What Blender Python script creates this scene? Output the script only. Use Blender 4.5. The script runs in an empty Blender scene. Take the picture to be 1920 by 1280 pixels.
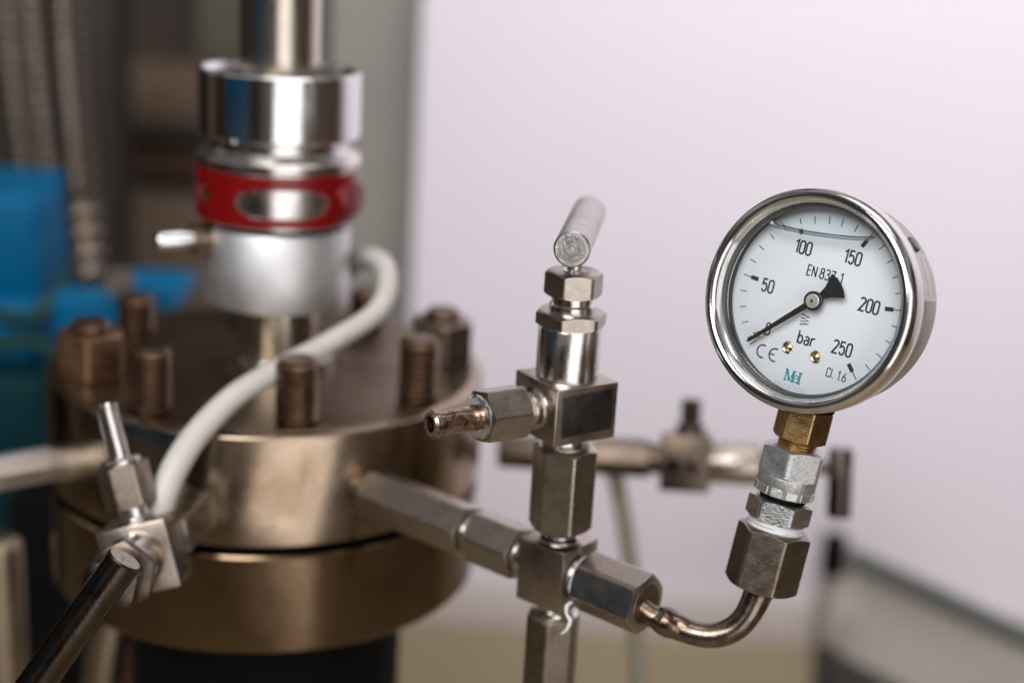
import bpy, bmesh, math, random
from mathutils import Vector, Matrix
random.seed(7)
R = math.radians
MM = 0.001
sc = bpy.context.scene
COL = sc.collection

# ------------------------------------------------------------------ camera
PITCH, ROLL, FPX = R(16.5), R(3.4), 2667.0
CAM = Vector((0, 0, 1.40))
FWD = Vector((0, math.cos(PITCH), -math.sin(PITCH)))
U0 = Vector((0, math.sin(PITCH), math.cos(PITCH)))
X0 = Vector((1, 0, 0))
CR = X0 * math.cos(ROLL) + U0 * math.sin(ROLL)
CU = U0 * math.cos(ROLL) - X0 * math.sin(ROLL)
cd = bpy.data.cameras.new('camera')
cam = bpy.data.objects.new('camera', cd)
COL.objects.link(cam)
cam.matrix_world = Matrix((
    (CR.x, CU.x, -FWD.x, CAM.x), (CR.y, CU.y, -FWD.y, CAM.y), (CR.z, CU.z, -FWD.z, CAM.z), (0, 0, 0, 1)))
cd.sensor_width = 36.0
cd.lens = 50.0
cd.clip_start = 0.01
cd.clip_end = 50
cd.dof.use_dof = True
cd.dof.focus_distance = 0.432
cd.dof.aperture_fstop = 4.1
sc.camera = cam


def P(px, py, d):
    """point d metres in front of the camera, seen near (px, py) of the 1920x1280 photo"""
    return CAM + FWD * d + CR * ((px - 960) / FPX * d) + CU * ((640 - py) / FPX * d)


# ------------------------------------------------------------------ world + lamps
w = bpy.data.worlds.new("World")
sc.world = w
w.use_nodes = True
nt = w.node_tree
nt.nodes.clear()


def N(nt, t, **kw):
    n = nt.nodes.new(t)
    for k, v in kw.items():
        if k in n.inputs:
            n.inputs[k].default_value = v
        else:
            setattr(n, k, v)
    return n


def ramp(nt, stops, interp='LINEAR'):
    n = nt.nodes.new('ShaderNodeValToRGB')
    n.color_ramp.interpolation = interp
    e = n.color_ramp.elements
    while len(e) < len(stops):
        e.new(0.5)
    for i, (p, c) in enumerate(stops):
        e[i].position = p
        if not hasattr(c, '__len__'):
            c = (c, c, c)
        e[i].color = (c[0], c[1], c[2], 1)
    return n


tc = N(nt, 'ShaderNodeTexCoord')
sep = N(nt, 'ShaderNodeSeparateXYZ')
nt.links.new(tc.outputs['Generated'], sep.inputs[0])
mr = N(nt, 'ShaderNodeMapRange')
mr.inputs['From Min'].default_value = -1
mr.inputs['From Max'].default_value = 1
nt.links.new(sep.outputs['Z'], mr.inputs['Value'])
grad = ramp(nt, [(0.0, (.02, .013, .008)), (.40, (.07, .046, .030)), (.50, (.13, .095, .07)),
                 (.60, (.26, .22, .19)), (1.0, (.50, .47, .49))])
nt.links.new(mr.outputs[0], grad.inputs[0])
mp = N(nt, 'ShaderNodeMapping')
mp.inputs['Scale'].default_value = (3.2, 3.2, 1.0)
nt.links.new(tc.outputs['Generated'], mp.inputs[0])
wn = N(nt, 'ShaderNodeTexNoise', Scale=1.3, Detail=2.0)
nt.links.new(mp.outputs[0], wn.inputs[0])
wr = ramp(nt, [(.42, .12), (.50, .6), (.60, 2.2)])
nt.links.new(wn.outputs[0], wr.inputs[0])
mx = N(nt, 'ShaderNodeMixRGB', blend_type='MULTIPLY')
mx.inputs[0].default_value = 1
nt.links.new(grad.outputs[0], mx.inputs[1])
nt.links.new(wr.outputs[0], mx.inputs[2])
bg = N(nt, 'ShaderNodeBackground', Strength=0.46)
nt.links.new(mx.outputs[0], bg.inputs[0])
wo = N(nt, 'ShaderNodeOutputWorld')
nt.links.new(bg.outputs[0], wo.inputs[0])


def area(name, loc, target, sx, sy, power, color):
    l = bpy.data.lights.new(name, 'AREA')
    l.shape = 'RECTANGLE'
    l.size, l.size_y = sx, sy
    l.energy = power
    l.color = color
    o = bpy.data.objects.new(name, l)
    COL.objects.link(o)
    o.location = loc
    o.rotation_euler = (Vector(target) - Vector(loc)).to_track_quat('-Z', 'Z').to_euler()
    return o


area('window_light', (0.80, -1.40, 1.30), (0.05, .6, 1.25), 1.35, 2.2, 16, (1.0, .97, .97))
area('dial_fill', (-.55, -1.2, 2.5), (0.15, .45, 1.3), 1.3, 1.1, 38, (.97, .98, 1.0))  # added fill that brightens the gauge dial, not an actual window
area('ceiling_light', (0.2, .25, 2.8), (0.1, .55, 1.2), 1.2, .8, 5.5, (1.0, .96, .93))
wash = area('wall_wash', (0.85, .74, 2.0), (0.85, 1.3, 1.28), 2.1, .35, 5.6, (1.0, .97, 1.0))  # added light above the wall, brightens its upper part
wash.data.spread = R(115)

sc.view_settings.view_transform = 'Standard'
sc.view_settings.look = 'None'
sc.view_settings.exposure = 0
sc.view_settings.gamma = 1
sc.view_settings.use_curve_mapping = False
sc.render.engine = 'CYCLES'
sc.cycles.max_bounces = 10
sc.cycles.transparent_max_bounces = 12
sc.cycles.caustics_reflective = False


# ------------------------------------------------------------------ materials
def new_mat(name):
    m = bpy.data.materials.new(name)
    m.use_nodes = True
    nt = m.node_tree
    nt.nodes.clear()
    out = N(nt, 'ShaderNodeOutputMaterial')
    b = N(nt, 'ShaderNodeBsdfPrincipled')
    nt.links.new(b.outputs[0], out.inputs[0])
    return m, nt, b


def metal(name, c1, c2, rough=.3, rv=.12, scale=260, stain=None, stain_amt=.5, scr=.25, brush=None, metallic=1.0, stain_scale=90, edge=None):
    """worn metal: mottled base colour, cloudy roughness, fine scratches, darker stains"""
    m, nt, b = new_mat(name)
    L = nt.links.new
    tc = N(nt, 'ShaderNodeTexCoord')
    n1 = N(nt, 'ShaderNodeTexNoise', Scale=scale, Detail=6.0, Roughness=.65)
    L(tc.outputs['Object'], n1.inputs[0])
    r1 = ramp(nt, [(.32, c1), (.68, c2)])
    L(n1.outputs[0], r1.inputs[0])
    col = r1.outputs[0]
    if stain:
        n2 = N(nt, 'ShaderNodeTexNoise', Scale=stain_scale, Detail=7.0, Roughness=.7, Distortion=.6)
        L(tc.outputs['Object'], n2.inputs[0])
        r2 = ramp(nt, [(.60 - .25 * stain_amt, 0), (.74 - .2 * stain_amt, 1)])
        L(n2.outputs[0], r2.inputs[0])
        mx = N(nt, 'ShaderNodeMixRGB')
        L(r2.outputs[0], mx.inputs[0])
        L(col, mx.inputs[1])
        mx.inputs[2].default_value = (*stain, 1)
        col = mx.outputs[0]
    if edge:
        bv = N(nt, 'ShaderNodeBevel', Radius=.00045)
        bv.samples = 6
        ge = N(nt, 'ShaderNodeNewGeometry')
        dt = N(nt, 'ShaderNodeVectorMath', operation='DOT_PRODUCT')
        L(bv.outputs[0], dt.inputs[0])
        L(ge.outputs['Normal'], dt.inputs[1])
        ne = N(nt, 'ShaderNodeTexNoise', Scale=900, Detail=4.0)
        L(tc.outputs['Object'], ne.inputs[0])
        am = N(nt, 'ShaderNodeMath', operation='MULTIPLY_ADD')
        L(ne.outputs[0], am.inputs[0])
        am.inputs[1].default_value = .10
        L(dt.outputs['Value'], am.inputs[2])
        sb = N(nt, 'ShaderNodeMath', operation='SUBTRACT')
        L(am.outputs[0], sb.inputs[0])
        sb.inputs[1].default_value = .05
        r_e = ramp(nt, [(.95, 1), (.99, 0)])
        L(sb.outputs[0], r_e.inputs[0])
        mxe = N(nt, 'ShaderNodeMixRGB')
        L(r_e.outputs[0], mxe.inputs[0])
        L(col, mxe.inputs[1])
        mxe.inputs[2].default_value = (*edge, 1)
        col = mxe.outputs[0]
    L(col, b.inputs['Base Color'])
    b.inputs['Metallic'].default_value = metallic
    n3 = N(nt, 'ShaderNodeTexNoise', Scale=scale * .45, Detail=5.0, Roughness=.7)
    L(tc.outputs['Object'], n3.inputs[0])
    r3 = ramp(nt, [(.3, max(.03, rough - rv)), (.7, rough + rv)])
    L(n3.outputs[0], r3.inputs[0])
    L(r3.outputs[0], b.inputs['Roughness'])
    mp = N(nt, 'ShaderNodeMapping')
    mp.inputs['Scale'].default_value = brush or (260, 1900, 2600)
    L(tc.outputs['Object'], mp.inputs[0])
    n4 = N(nt, 'ShaderNodeTexNoise', Scale=1.0, Detail=3.0)
    L(mp.outputs[0], n4.inputs[0])
    n5 = N(nt, 'ShaderNodeTexNoise', Scale=scale * 3, Detail=4.0)
    L(tc.outputs['Object'], n5.inputs[0])
    ad = N(nt, 'ShaderNodeMath', operation='ADD')
    L(n4.outputs[0], ad.inputs[0])
    L(n5.outputs[0], ad.inputs[1])
    bp = N(nt, 'ShaderNodeBump', Strength=scr, Distance=.00012)
    L(ad.outputs[0], bp.inputs['Height'])
    L(bp.outputs[0], b.inputs['Normal'])
    return m


def plain(name, c, rough=.5, coat=0.0, c2=None, scale=60, bump=.1, dist=.0004, spec=.5):
    m, nt, b = new_mat(name)
    L = nt.links.new
    tc = N(nt, 'ShaderNodeTexCoord')
    n1 = N(nt, 'ShaderNodeTexNoise', Scale=scale, Detail=5.0)
    L(tc.outputs['Object'], n1.inputs[0])
    r1 = ramp(nt, [(.3, c), (.7, c2 or tuple(x * .88 for x in c))])
    L(n1.outputs[0], r1.inputs[0])
    L(r1.outputs[0], b.inputs['Base Color'])
    r2 = ramp(nt, [(.3, max(.02, rough - .06)), (.7, rough + .06)])
    L(n1.outputs[0], r2.inputs[0])
    L(r2.outputs[0], b.inputs['Roughness'])
    b.inputs['Coat Weight'].default_value = coat
    b.inputs['Specular IOR Level'].default_value = spec
    n2 = N(nt, 'ShaderNodeTexNoise', Scale=scale * 9, Detail=3.0)
    L(tc.outputs['Object'], n2.inputs[0])
    bp = N(nt, 'ShaderNodeBump', Strength=bump, Distance=dist)
    L(n2.outputs[0], bp.inputs['Height'])
    L(bp.outputs[0], b.inputs['Normal'])
    return m


M = {}
M['steel'] = metal('worn_steel', (.40, .345, .295), (.46, .405, .35), .29, .05, 300, (.30, .235, .18), .15, edge=(.72, .68, .63))
M['steel_dark'] = metal('heated_steel', (.24, .19, .15), (.30, .245, .20), .36, .06, 400, (.17, .125, .095), .3, scr=.35, edge=(.60, .55, .50))
M['steel_shade'] = metal('shaded_steel', (.27, .22, .18), (.33, .275, .23), .30, .06, 300, (.20, .15, .11), .25, edge=(.62, .57, .52))  # darker copy of the worn steel, colouring in the left valve's shade
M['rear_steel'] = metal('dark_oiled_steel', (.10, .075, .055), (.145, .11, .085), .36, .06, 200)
M['steel_bright'] = metal('bright_steel', (.66, .63, .60), (.80, .77, .75), .20, .07, 300)
M['tube_steel'] = metal('scorched_tube', (.19, .145, .11), (.29, .24, .20), .25, .08, 200, (.11, .06, .035), .5, stain_scale=120)
M['polished'] = metal('polished_steel', (.72, .70, .685), (.80, .785, .77), .13, .045, 160, scr=.06)
M['case_steel'] = metal('satin_case', (.47, .44, .41), (.54, .51, .475), .36, .06, 90, (.38, .30, .23), .3, scr=.08)
M['rod_steel'] = metal('ground_rod', (.54, .485, .41), (.62, .56, .48), .22, .04, 90, scr=.1)
M['chrome'] = metal('chrome_plate', (.80, .80, .81), (.86, .86, .87), .15, .03, 90, scr=.02)
M['alu'] = metal('turned_aluminium', (.74, .73, .735), (.80, .79, .79), .52, .06, 90, scr=.15)
M['zinc'] = metal('zinc_plate', (.58, .59, .59), (.68, .69, .69), .46, .08, 600, (.36, .36, .35), .22, scr=.9, stain_scale=700, edge=(.80, .80, .80))
M['zinc_dull'] = metal('dull_zinc', (.46, .46, .45), (.62, .62, .61), .34, .1, 420, (.26, .24, .21), .3, scr=.9, stain_scale=400, edge=(.80, .80, .80))
M['brass'] = metal('tarnished_brass', (.42, .26, .11), (.52, .34, .16), .34, .08, 260, (.22, .13, .06), .35, scr=.5, stain_scale=220)
M['brass_bright'] = metal('brass_pin', (.62, .46, .26), (.78, .62, .40), .22, .06, 300)
M['rust'] = metal('rusty_tube', (.46, .38, .31), (.60, .53, .47), .26, .12, 300, (.20, .075, .025), .75, scr=.6, stain_scale=260)
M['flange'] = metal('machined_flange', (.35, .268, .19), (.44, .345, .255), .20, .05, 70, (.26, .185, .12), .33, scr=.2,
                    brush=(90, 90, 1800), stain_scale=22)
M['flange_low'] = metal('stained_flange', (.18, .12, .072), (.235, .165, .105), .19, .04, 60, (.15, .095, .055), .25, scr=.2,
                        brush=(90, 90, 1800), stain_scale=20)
M['flange_top'] = metal('stained_top', (.22, .155, .10), (.29, .215, .145), .34, .06, 60, (.14, .095, .06), .4, stain_scale=30)
M['stud'] = metal('oiled_stud', (.17, .105, .065), (.22, .145, .095), .36, .06, 200, (.10, .065, .04), .3)
M['nut_brown'] = metal('rusty_nut', (.30, .17, .10), (.40, .26, .16), .42, .1, 120, (.18, .09, .05), .5)
M['hose_metal'] = metal('corrugated_steel', (.17, .135, .105), (.24, .195, .155), .34, .08, 90)
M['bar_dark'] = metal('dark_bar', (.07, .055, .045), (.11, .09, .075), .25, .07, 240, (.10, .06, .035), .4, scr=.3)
M['bar_light'] = metal('bar_steel', (.46, .43, .41), (.56, .53, .51), .34, .06, 240)
M['bar_end'] = metal('bar_end_face', (.50, .455, .41), (.66, .61, .56), .5, .1, 700, (.07, .05, .04), .30, scr=.9, stain_scale=330)
M['red'] = plain('red_enamel', (.19, .002, .003), .3, .25, bump=.02)
M['blue'] = plain('blue_enamel', (.0, .125, .27), .5, .0, (.0, .10, .23), spec=.15, bump=.03)
M['teal'] = plain('teal_paint', (.0, .016, .028), .6, .0, (.0, .04, .045), 22, spec=.15)
M['hose'] = plain('white_rubber_hose', (.66, .62, .57), .42, c2=(.58, .54, .49), bump=.05)
M['cable'] = plain('green_cable', (.012, .05, .03), .45)
M['thin_hose'] = plain('olive_hose', (.25, .225, .16), .4)
M['tape'] = plain('thread_tape', (.86, .86, .86), .45, c2=(.76, .75, .74), scale=500, bump=.9, dist=.0003)
M['black'] = plain('black_rubber', (.003, .003, .003), .7, spec=.1)
M['label'] = plain('blackened_label', (.006, .005, .005), .22, c2=(.022, .018, .015), scale=260, bump=.5)
M['dial'] = plain('dial_enamel', (.88, .895, .935), .5, c2=(.87, .885, .925), bump=0, spec=.3)
M['ink'] = plain('dial_ink', (.035, .03, .045), .6, bump=0)
M['ink_blue'] = plain('logo_teal_ink', (.02, .27, .36), .6, c2=(.03, .30, .38), bump=0)
M['ink_grey'] = plain('faint_ink', (.60, .63, .68), .6, bump=0)
M['needle'] = plain('needle_paint', (.022, .020, .016), .38, bump=.02)
M['hub'] = metal('hub_nickel', (.72, .69, .63), (.78, .75, .70), .5, .06, 400)
M['inner'] = plain('case_inner', (.006, .007, .005), .35, bump=.02, spec=.3)
M['gasket'] = plain('window_gasket', (.055, .065, .055), .3, .3, bump=.02)
M['wall'] = plain('lilac_wall_paint', (.755, .705, .775), .8, c2=(.745, .695, .765), scale=6, bump=.05)
M['greyjamb'] = plain('shaded_jamb_grey', (.30, .275, .25), .6, c2=(.26, .24, .22), scale=7)
M['backdrop'] = plain('brown_backdrop', (.06, .042, .03), .8, c2=(.035, .027, .02), scale=5)
M['box_tan'] = plain('tan_box', (.17, .12, .083), .8, scale=9)
M['box_red'] = plain('reddish_box', (.10, .052, .038), .8, scale=9)
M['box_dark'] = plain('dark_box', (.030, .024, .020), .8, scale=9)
M['olive'] = plain('olive_panel', (.13, .115, .08), .8, scale=9)
M['greyplastic'] = plain('grey_plastic', (.46, .41, .36), .6, scale=9)
M['greyrail'] = plain('grey_green_rail', (.085, .095, .085), .5, scale=9)
M['bench'] = plain('beige_lower_wall', (.36, .29, .19), .7, c2=(.33, .265, .17), scale=6)
M['strip'] = plain('greige_fade_band', (.57, .52, .50), .7, c2=(.58, .51, .48), scale=6)
M['sticker'] = plain('paper_sticker', (.70, .67, .65), .5, scale=200)
M['redmat'] = plain('dull_red_clay', (.07, .018, .010), .6)
M['tan_tube'] = metal('tan_tube', (.30, .235, .165), (.38, .30, .22), .4, .06, 60)


def thin_clear(name, tint, gloss_rough=.02, f=1.0, ior=1.5):
    """thin clear sheet: mostly transmits, reflects by Fresnel"""
    m = bpy.data.materials.new(name)
    m.use_nodes = True
    nt = m.node_tree
    nt.nodes.clear()
    out = N(nt, 'ShaderNodeOutputMaterial')
    tr = N(nt, 'ShaderNodeBsdfTransparent', Color=(*tint, 1))
    gl = N(nt, 'ShaderNodeBsdfGlossy', Roughness=gloss_rough)
    fr = N(nt, 'ShaderNodeFresnel', IOR=ior)
    mu = N(nt, 'ShaderNodeMath', operation='MULTIPLY')
    mu.inputs[1].default_value = f
    nt.links.new(fr.outputs[0], mu.inputs[0])
    mi = N(nt, 'ShaderNodeMixShader')
    nt.links.new(mu.outputs[0], mi.inputs[0])
    nt.links.new(tr.outputs[0], mi.inputs[1])
    nt.links.new(gl.outputs[0], mi.inputs[2])
    nt.links.new(mi.outputs[0], out.inputs[0])
    return m


M['glass'] = thin_clear('window_glass', (.97, .985, .985), .02, .55)
M['bubble'] = thin_clear('air_pocket_film', (.93, .965, .97), .05, .4)
M['meniscus'] = thin_clear('glycerine_meniscus', (.90, .92, .93), .12, 5.0, 1.4)


# ------------------------------------------------------------------ mesh helpers (all input in mm)
class MB:
    def __init__(self):
        self.bm = bmesh.new()

    def _faces(self, rings, closed=True, cap0=True, cap1=True):
        bm = self.bm
        for a, b in zip(rings[:-1], rings[1:]):
            n = max(len(a), len(b))
            for i in range(n if closed else n - 1):
                j = (i + 1) % n
                q = [a[i], a[j], b[j], b[i]]
                try:
                    bm.faces.new(q)
                except ValueError:
                    pass
        for flag, r, rev in ((cap0, rings[0], True), (cap1, rings[-1], False)):
            if flag and closed:
                f = list(reversed(r)) if rev else r
                try:
                    bm.faces.new(f)
                except ValueError:
                    pass

    def ring(self, pts):
        return [self.bm.verts.new(Vector(p) * MM) for p in pts]

    def lathe(self, prof, segs=96, T=None, cap0=True, cap1=True, wob=None):
        """prof: list of (radius, z)"""
        T = T or Matrix.Identity(4)
        rings = []
        for r, z in prof:
            pts = []
            for i in range(segs):
                a = 2 * math.pi * i / segs
                rr = r * (1 + (wob(a, z) if wob else 0))
                pts.append(T @ Vector((rr * math.cos(a), rr * math.sin(a), z)))
            rings.append(self.ring(pts))
        self._faces(rings, True, cap0, cap1)
        return self

    def tubering(self, prof, segs=96, T=None):
        """closed cross-section swept round z: prof is a closed loop of (r,z)"""
        T = T or Matrix.Identity(4)
        rings = []
        for r, z in prof + prof[:1]:
            rings.append((r, z))
        vs = []
        for r, z in prof:
            vs.append(self.ring([T @ Vector((r * math.cos(2 * math.pi * i / segs), r * math.sin(2 * math.pi * i / segs), z)) for i in range(segs)]))
        vs.append(vs[0])
        self._faces(vs, True, False, False)
        return self

    def hexp(self, af, z0, z1, T=None, ch=30, c0=True, c1=True, hole=0, n=6, rc_f=.97, rnd=.978):
        """hexagon with conical chamfers and worn corners"""
        T = T or Matrix.Identity(4)
        segs = n * 16
        rc = af / 2 * rc_f
        corner = af / 2 / math.cos(math.pi / n)
        t = math.tan(R(ch))

        def rad(a):
            k = (a + math.pi / n) % (2 * math.pi / n) - math.pi / n
            return min(af / 2 / math.cos(k), corner * rnd)
        A = [2 * math.pi * (i + .5) / segs for i in range(segs)]
        zr = []
        if hole:
            zr.append([(hole, z0) for a in A])
        zr.append([(rc, z0) for a in A])
        zr.append([(rad(a), z0 + (max(0, rad(a) - rc) * t if c0 else 0)) for a in A])
        zr.append([(rad(a), z1 - (max(0, rad(a) - rc) * t if c1 else 0)) for a in A])
        zr.append([(rc, z1) for a in A])
        if hole:
            zr.append([(hole, z1) for a in A])
        rings = [self.ring([T @ Vector((r * math.cos(a), r * math.sin(a), z)) for (r, z), a in zip(rr, A)]) for rr in zr]
        self._faces(rings, True, not hole, not hole)
        return self

    def box(self, x0, x1, y0, y1, z0, z1, bev=.5, seg=2, T=None):
        T = T or Matrix.Identity(4)
        b2 = bmesh.new()
        vs = [b2.verts.new((x, y, z)) for z in (z0, z1) for x, y in ((x0, y0), (x1, y0), (x1, y1), (x0, y1))]
        for f in ((0, 3, 2, 1), (4, 5, 6, 7), (0, 1, 5, 4), (1, 2, 6, 5), (2, 3, 7, 6), (3, 0, 4, 7)):
            b2.faces.new([vs[i] for i in f])
        if bev:
            bmesh.ops.bevel(b2, geom=b2.edges[:], offset=bev, segments=seg, profile=.5, affect='EDGES')
        mp = {v: self.bm.verts.new((T @ v.co) * MM) for v in b2.verts}
        for f in b2.faces:
            self.bm.faces.new([mp[v] for v in f.verts])
        b2.free()
        return self

    def tube(self, pts, radii, segs=28, cap=True, sub=8):
        """smooth tube through points in mm; radii a number or one per point"""
        pts = [Vector(p) for p in pts]
        if not hasattr(radii, '__len__'):
            radii = [radii] * len(pts)
        P2, R2 = [], []
        n = len(pts)
        for i in range(n - 1):
            p0 = pts[i - 1] if i > 0 else pts[i] * 2 - pts[i + 1]
            p1, p2 = pts[i], pts[i + 1]
            p3 = pts[i + 2] if i + 2 < n else pts[i + 1] * 2 - pts[i]
            for k in range(sub):
                t = k / sub
                P2.append(.5 * ((2 * p1) + (-p0 + p2) * t + (2 * p0 - 5 * p1 + 4 * p2 - p3) * t * t + (-p0 + 3 * p1 - 3 * p2 + p3) * t ** 3))
                R2.append(radii[i] * (1 - t) + radii[i + 1] * t)
        P2.append(pts[-1])
        R2.append(radii[-1])
        rings = []
        nrm = None
        for i, p in enumerate(P2):
            d = (P2[min(i + 1, len(P2) - 1)] - P2[max(i - 1, 0)]).normalized()
            if nrm is None:
                nrm = d.orthogonal().normalized()
            nrm = (nrm - d * nrm.dot(d)).normalized()
            b = d.cross(nrm)
            rings.append(self.ring([p + (nrm * math.cos(2 * math.pi * k / segs) + b * math.sin(2 * math.pi * k / segs)) * R2[i] for k in range(segs)]))
        self._faces(rings, True, cap, cap)
        return self

    def prism(self, outline, z0, z1, T=None):
        T = T or Matrix.Identity(4)
        a = self.ring([T @ Vector((x, y, z0)) for x, y in outline])
        b = self.ring([T @ Vector((x, y, z1)) for x, y in outline])
        self._faces([a, b])
        return self

    def build(self, name, mat, parent=None, smooth=32, matrix=None, label=None):
        me = bpy.data.meshes.new(name)
        bmesh.ops.remove_doubles(self.bm, verts=self.bm.verts[:], dist=1e-7)
        bmesh.ops.recalc_face_normals(self.bm, faces=self.bm.faces[:])
        self.bm.to_mesh(me)
        self.bm.free()
        for p in me.polygons:
            p.use_smooth = True
        me.set_sharp_from_angle(angle=R(smooth))
        me.materials.append(mat)
        o = bpy.data.objects.new(name, me)
        COL.objects.link(o)
        if parent:
            o.parent = parent
        if matrix is not None:
            o.matrix_world = matrix
        if label:
            o['label'] = label
        return o


def tag(o, label=None, cat=None, group=None, kind=None):
    for k, v in (('label', label), ('category', cat), ('group', group), ('kind', kind)):
        if v:
            o[k] = v
    return o


def thing(name, mat4, label, cat, group=None):
    o = bpy.data.objects.new(name, None)
    o.empty_display_size = .01
    COL.objects.link(o)
    o.matrix_world = mat4
    return tag(o, label, cat, group)


def frame(origin, z, x_hint=None):
    """matrix with local Z along z"""
    z = Vector(z).normalized()
    x = Vector(x_hint) if x_hint is not None else z.orthogonal()
    x = (x - z * x.dot(z)).normalized()
    y = z.cross(x)
    m = Matrix(((x.x, y.x, z.x, origin[0]), (x.y, y.y, z.y, origin[1]), (x.z, y.z, z.z, origin[2]), (0, 0, 0, 1)))
    return m


def move(m, x, y, z):
    return m @ Matrix.Translation(Vector((x, y, z)) * MM)


def rib(r, z0, z1, pitch, depth):
    """thread-like ridges"""
    n = max(2, int(round((z1 - z0) / pitch)))
    out = []
    for i in range(n):
        a = z0 + (z1 - z0) * i / n
        b = z0 + (z1 - z0) * (i + .5) / n
        out += [(r - depth, a), (r, b - (z1 - z0) / n * .12), (r, b + (z1 - z0) / n * .12)]
    out.append((r - depth, z1))
    return out


def arc(cx, cy, rx, ry, a0, a1, n=14):
    return [(cx + rx * math.cos(R(a0 + (a1 - a0) * i / n)), cy + ry * math.sin(R(a0 + (a1 - a0) * i / n))) for i in range(n + 1)]


# ================================================================== SETTING
def quad_panel(name, corners, thick, mat, away):
    """slab from four corner points (m), thickened along 'away'"""
    mb = MB()
    a = [mb.bm.verts.new(c) for c in corners]
    b = [mb.bm.verts.new(Vector(c) + away * thick) for c in corners]
    mb._faces([a, b])
    return mb.build(name, mat, smooth=20)


# wall behind everything on the right: upright, facing the camera
WY = 1.30
wl = P(757, 640, 1.30).x
wall = MB().box(wl * 1000, 2600, WY * 1000, WY * 1000 + 60, 0, 2600, 4).build('wall', M['wall'])
tag(wall, 'plain pale lilac wall filling the background behind the gauge', 'wall', kind='structure')
rd_ = P(1250, 1190, 1) - CAM
lowz = (CAM + rd_ * (WY / rd_.y)).z
lw = MB().box(wl * 1000 - 8, 2608, WY * 1000 - 14, WY * 1000 - .5, 0, lowz * 1000, 5).build('lower_wall', M['bench'])  # olive lower wall; its dark tone also carries the wall's light falloff
rd2 = P(1250, 1105, 1) - CAM
stz = (CAM + rd2 * (WY / rd2.y)).z
ws = MB().box(wl * 1000 - 5, 2605, WY * 1000 - 10, WY * 1000 - .5, lowz * 1000 + .5, stz * 1000, 3).build('wall_fade_band', M['strip'])  # in-between tone, steps the wall's light falloff in colour
tag(ws, 'greige band painting the fade of the lilac wall into its olive lower part', 'wall', kind='structure')
tag(lw, 'olive beige lower wall, its darker tone also painting the fade of the lilac wall', 'wall', kind='structure')
floor = MB().box(-3000, 3000, -3000, 3500, -20, 0, 0).build('floor', M['bench'])
tag(floor, 'floor', kind='structure')
back = MB().box(-2200, 2600, 1900, 1960, 0, 2600, 0).build('rear_wall', M['backdrop'])
tag(back, 'dark brown rear wall seen out of focus at the left', 'wall', kind='structure')
gp = MB().box((P(598, 640, 1.42).x) * 1000, (wl + .03) * 1000, 1372, 1440, 0, 2600, 5).build('jamb', M['greyjamb'])  # separate box for the wall's shaded side, shade set into its grey
tag(gp, 'blurred shaded-grey post along the left edge of the pale wall', 'jamb')

# ================================================================== PRESSURE GAUGE
g0 = P(1504.5, 563, .4245)
t_ = (CAM - g0).normalized()
rt = (CR - t_ * CR.dot(t_)).normalized()
up = t_.cross(rt)
lean, elev, psi = R(14), R(5), R(24.5)
u_s = up * math.cos(lean) + rt * math.sin(lean)
r_s = rt * math.cos(lean) - up * math.sin(lean)
U = u_s * math.cos(elev) + t_ * math.sin(elev)
tt = t_ * math.cos(elev) - u_s * math.sin(elev)
Nn = tt * math.cos(psi) - r_s * math.sin(psi)
Xg = U.cross(Nn).normalized()
G = Matrix(((Xg.x, U.x, Nn.x, g0.x), (Xg.y, U.y, Nn.y, g0.y), (Xg.z, U.z, Nn.z, g0.z), (0, 0, 0, 1)))
ga = thing('pressure_gauge', G, 'round steel pressure gauge with white dial reading zero on a 0 to 250 bar scale', 'gauge')
# case
case = MB().lathe([(30.6, -7), (31.6, -9), (31.8, -12), (31.7, -24), (31.0, -27.2), (29.2, -29.2), (26, -30), (4, -30.2)], 160,
                  cap0=False).build('case', M['case_steel'], ga)
# bezel: rounded rolled ring
prof = [(31.4, -10.5), (33.2, -10.5), (33.9, -9.2), (34.1, -6.5)]
prof += [(31.75 + 2.35 * math.cos(R(a)), -3.6 + 3.3 * math.sin(R(a))) for a in range(-8, 180, 12)]
prof += [(29.3, -4.2), (29.15, -5.4), (30.2, -5.6), (31.0, -8.5)]
bezel = MB().tubering(prof, 180).build('bezel', M['polished'], ga)
gk = MB().tubering([(29.3, -4.3), (29.3, -5.6), (28.5, -5.9), (28.2, -5.6), (28.4, -5.0), (28.9, -4.5)], 160).build('gasket', M['gasket'], bezel)
inner = MB().tubering([(30.6, -5.7), (28.9, -5.9), (28.8, -7.8), (28.6, -8.0), (28.6, -8.4), (28.9, -8.6), (29.3, -12.1), (30.6, -12.1)], 160).build('inner_ring', M['inner'], ga)
lip = MB().tubering([(28.85, -6.8), (28.6, -6.85), (28.5, -6.95), (28.6, -7.05), (28.85, -7.1)], 160).build('inner_lip', M['steel_bright'], inner)
win = MB().lathe([(28.8, -5.0), (.01, -5.0)], 96, cap0=False).build('window', M['glass'], ga)
dial = MB().lathe([(29.9, -12.4), (29.9, -11.4), (29.7, -11.3)], 160).build('dial', M['dial'], ga)
ZD = -11.3

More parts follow.
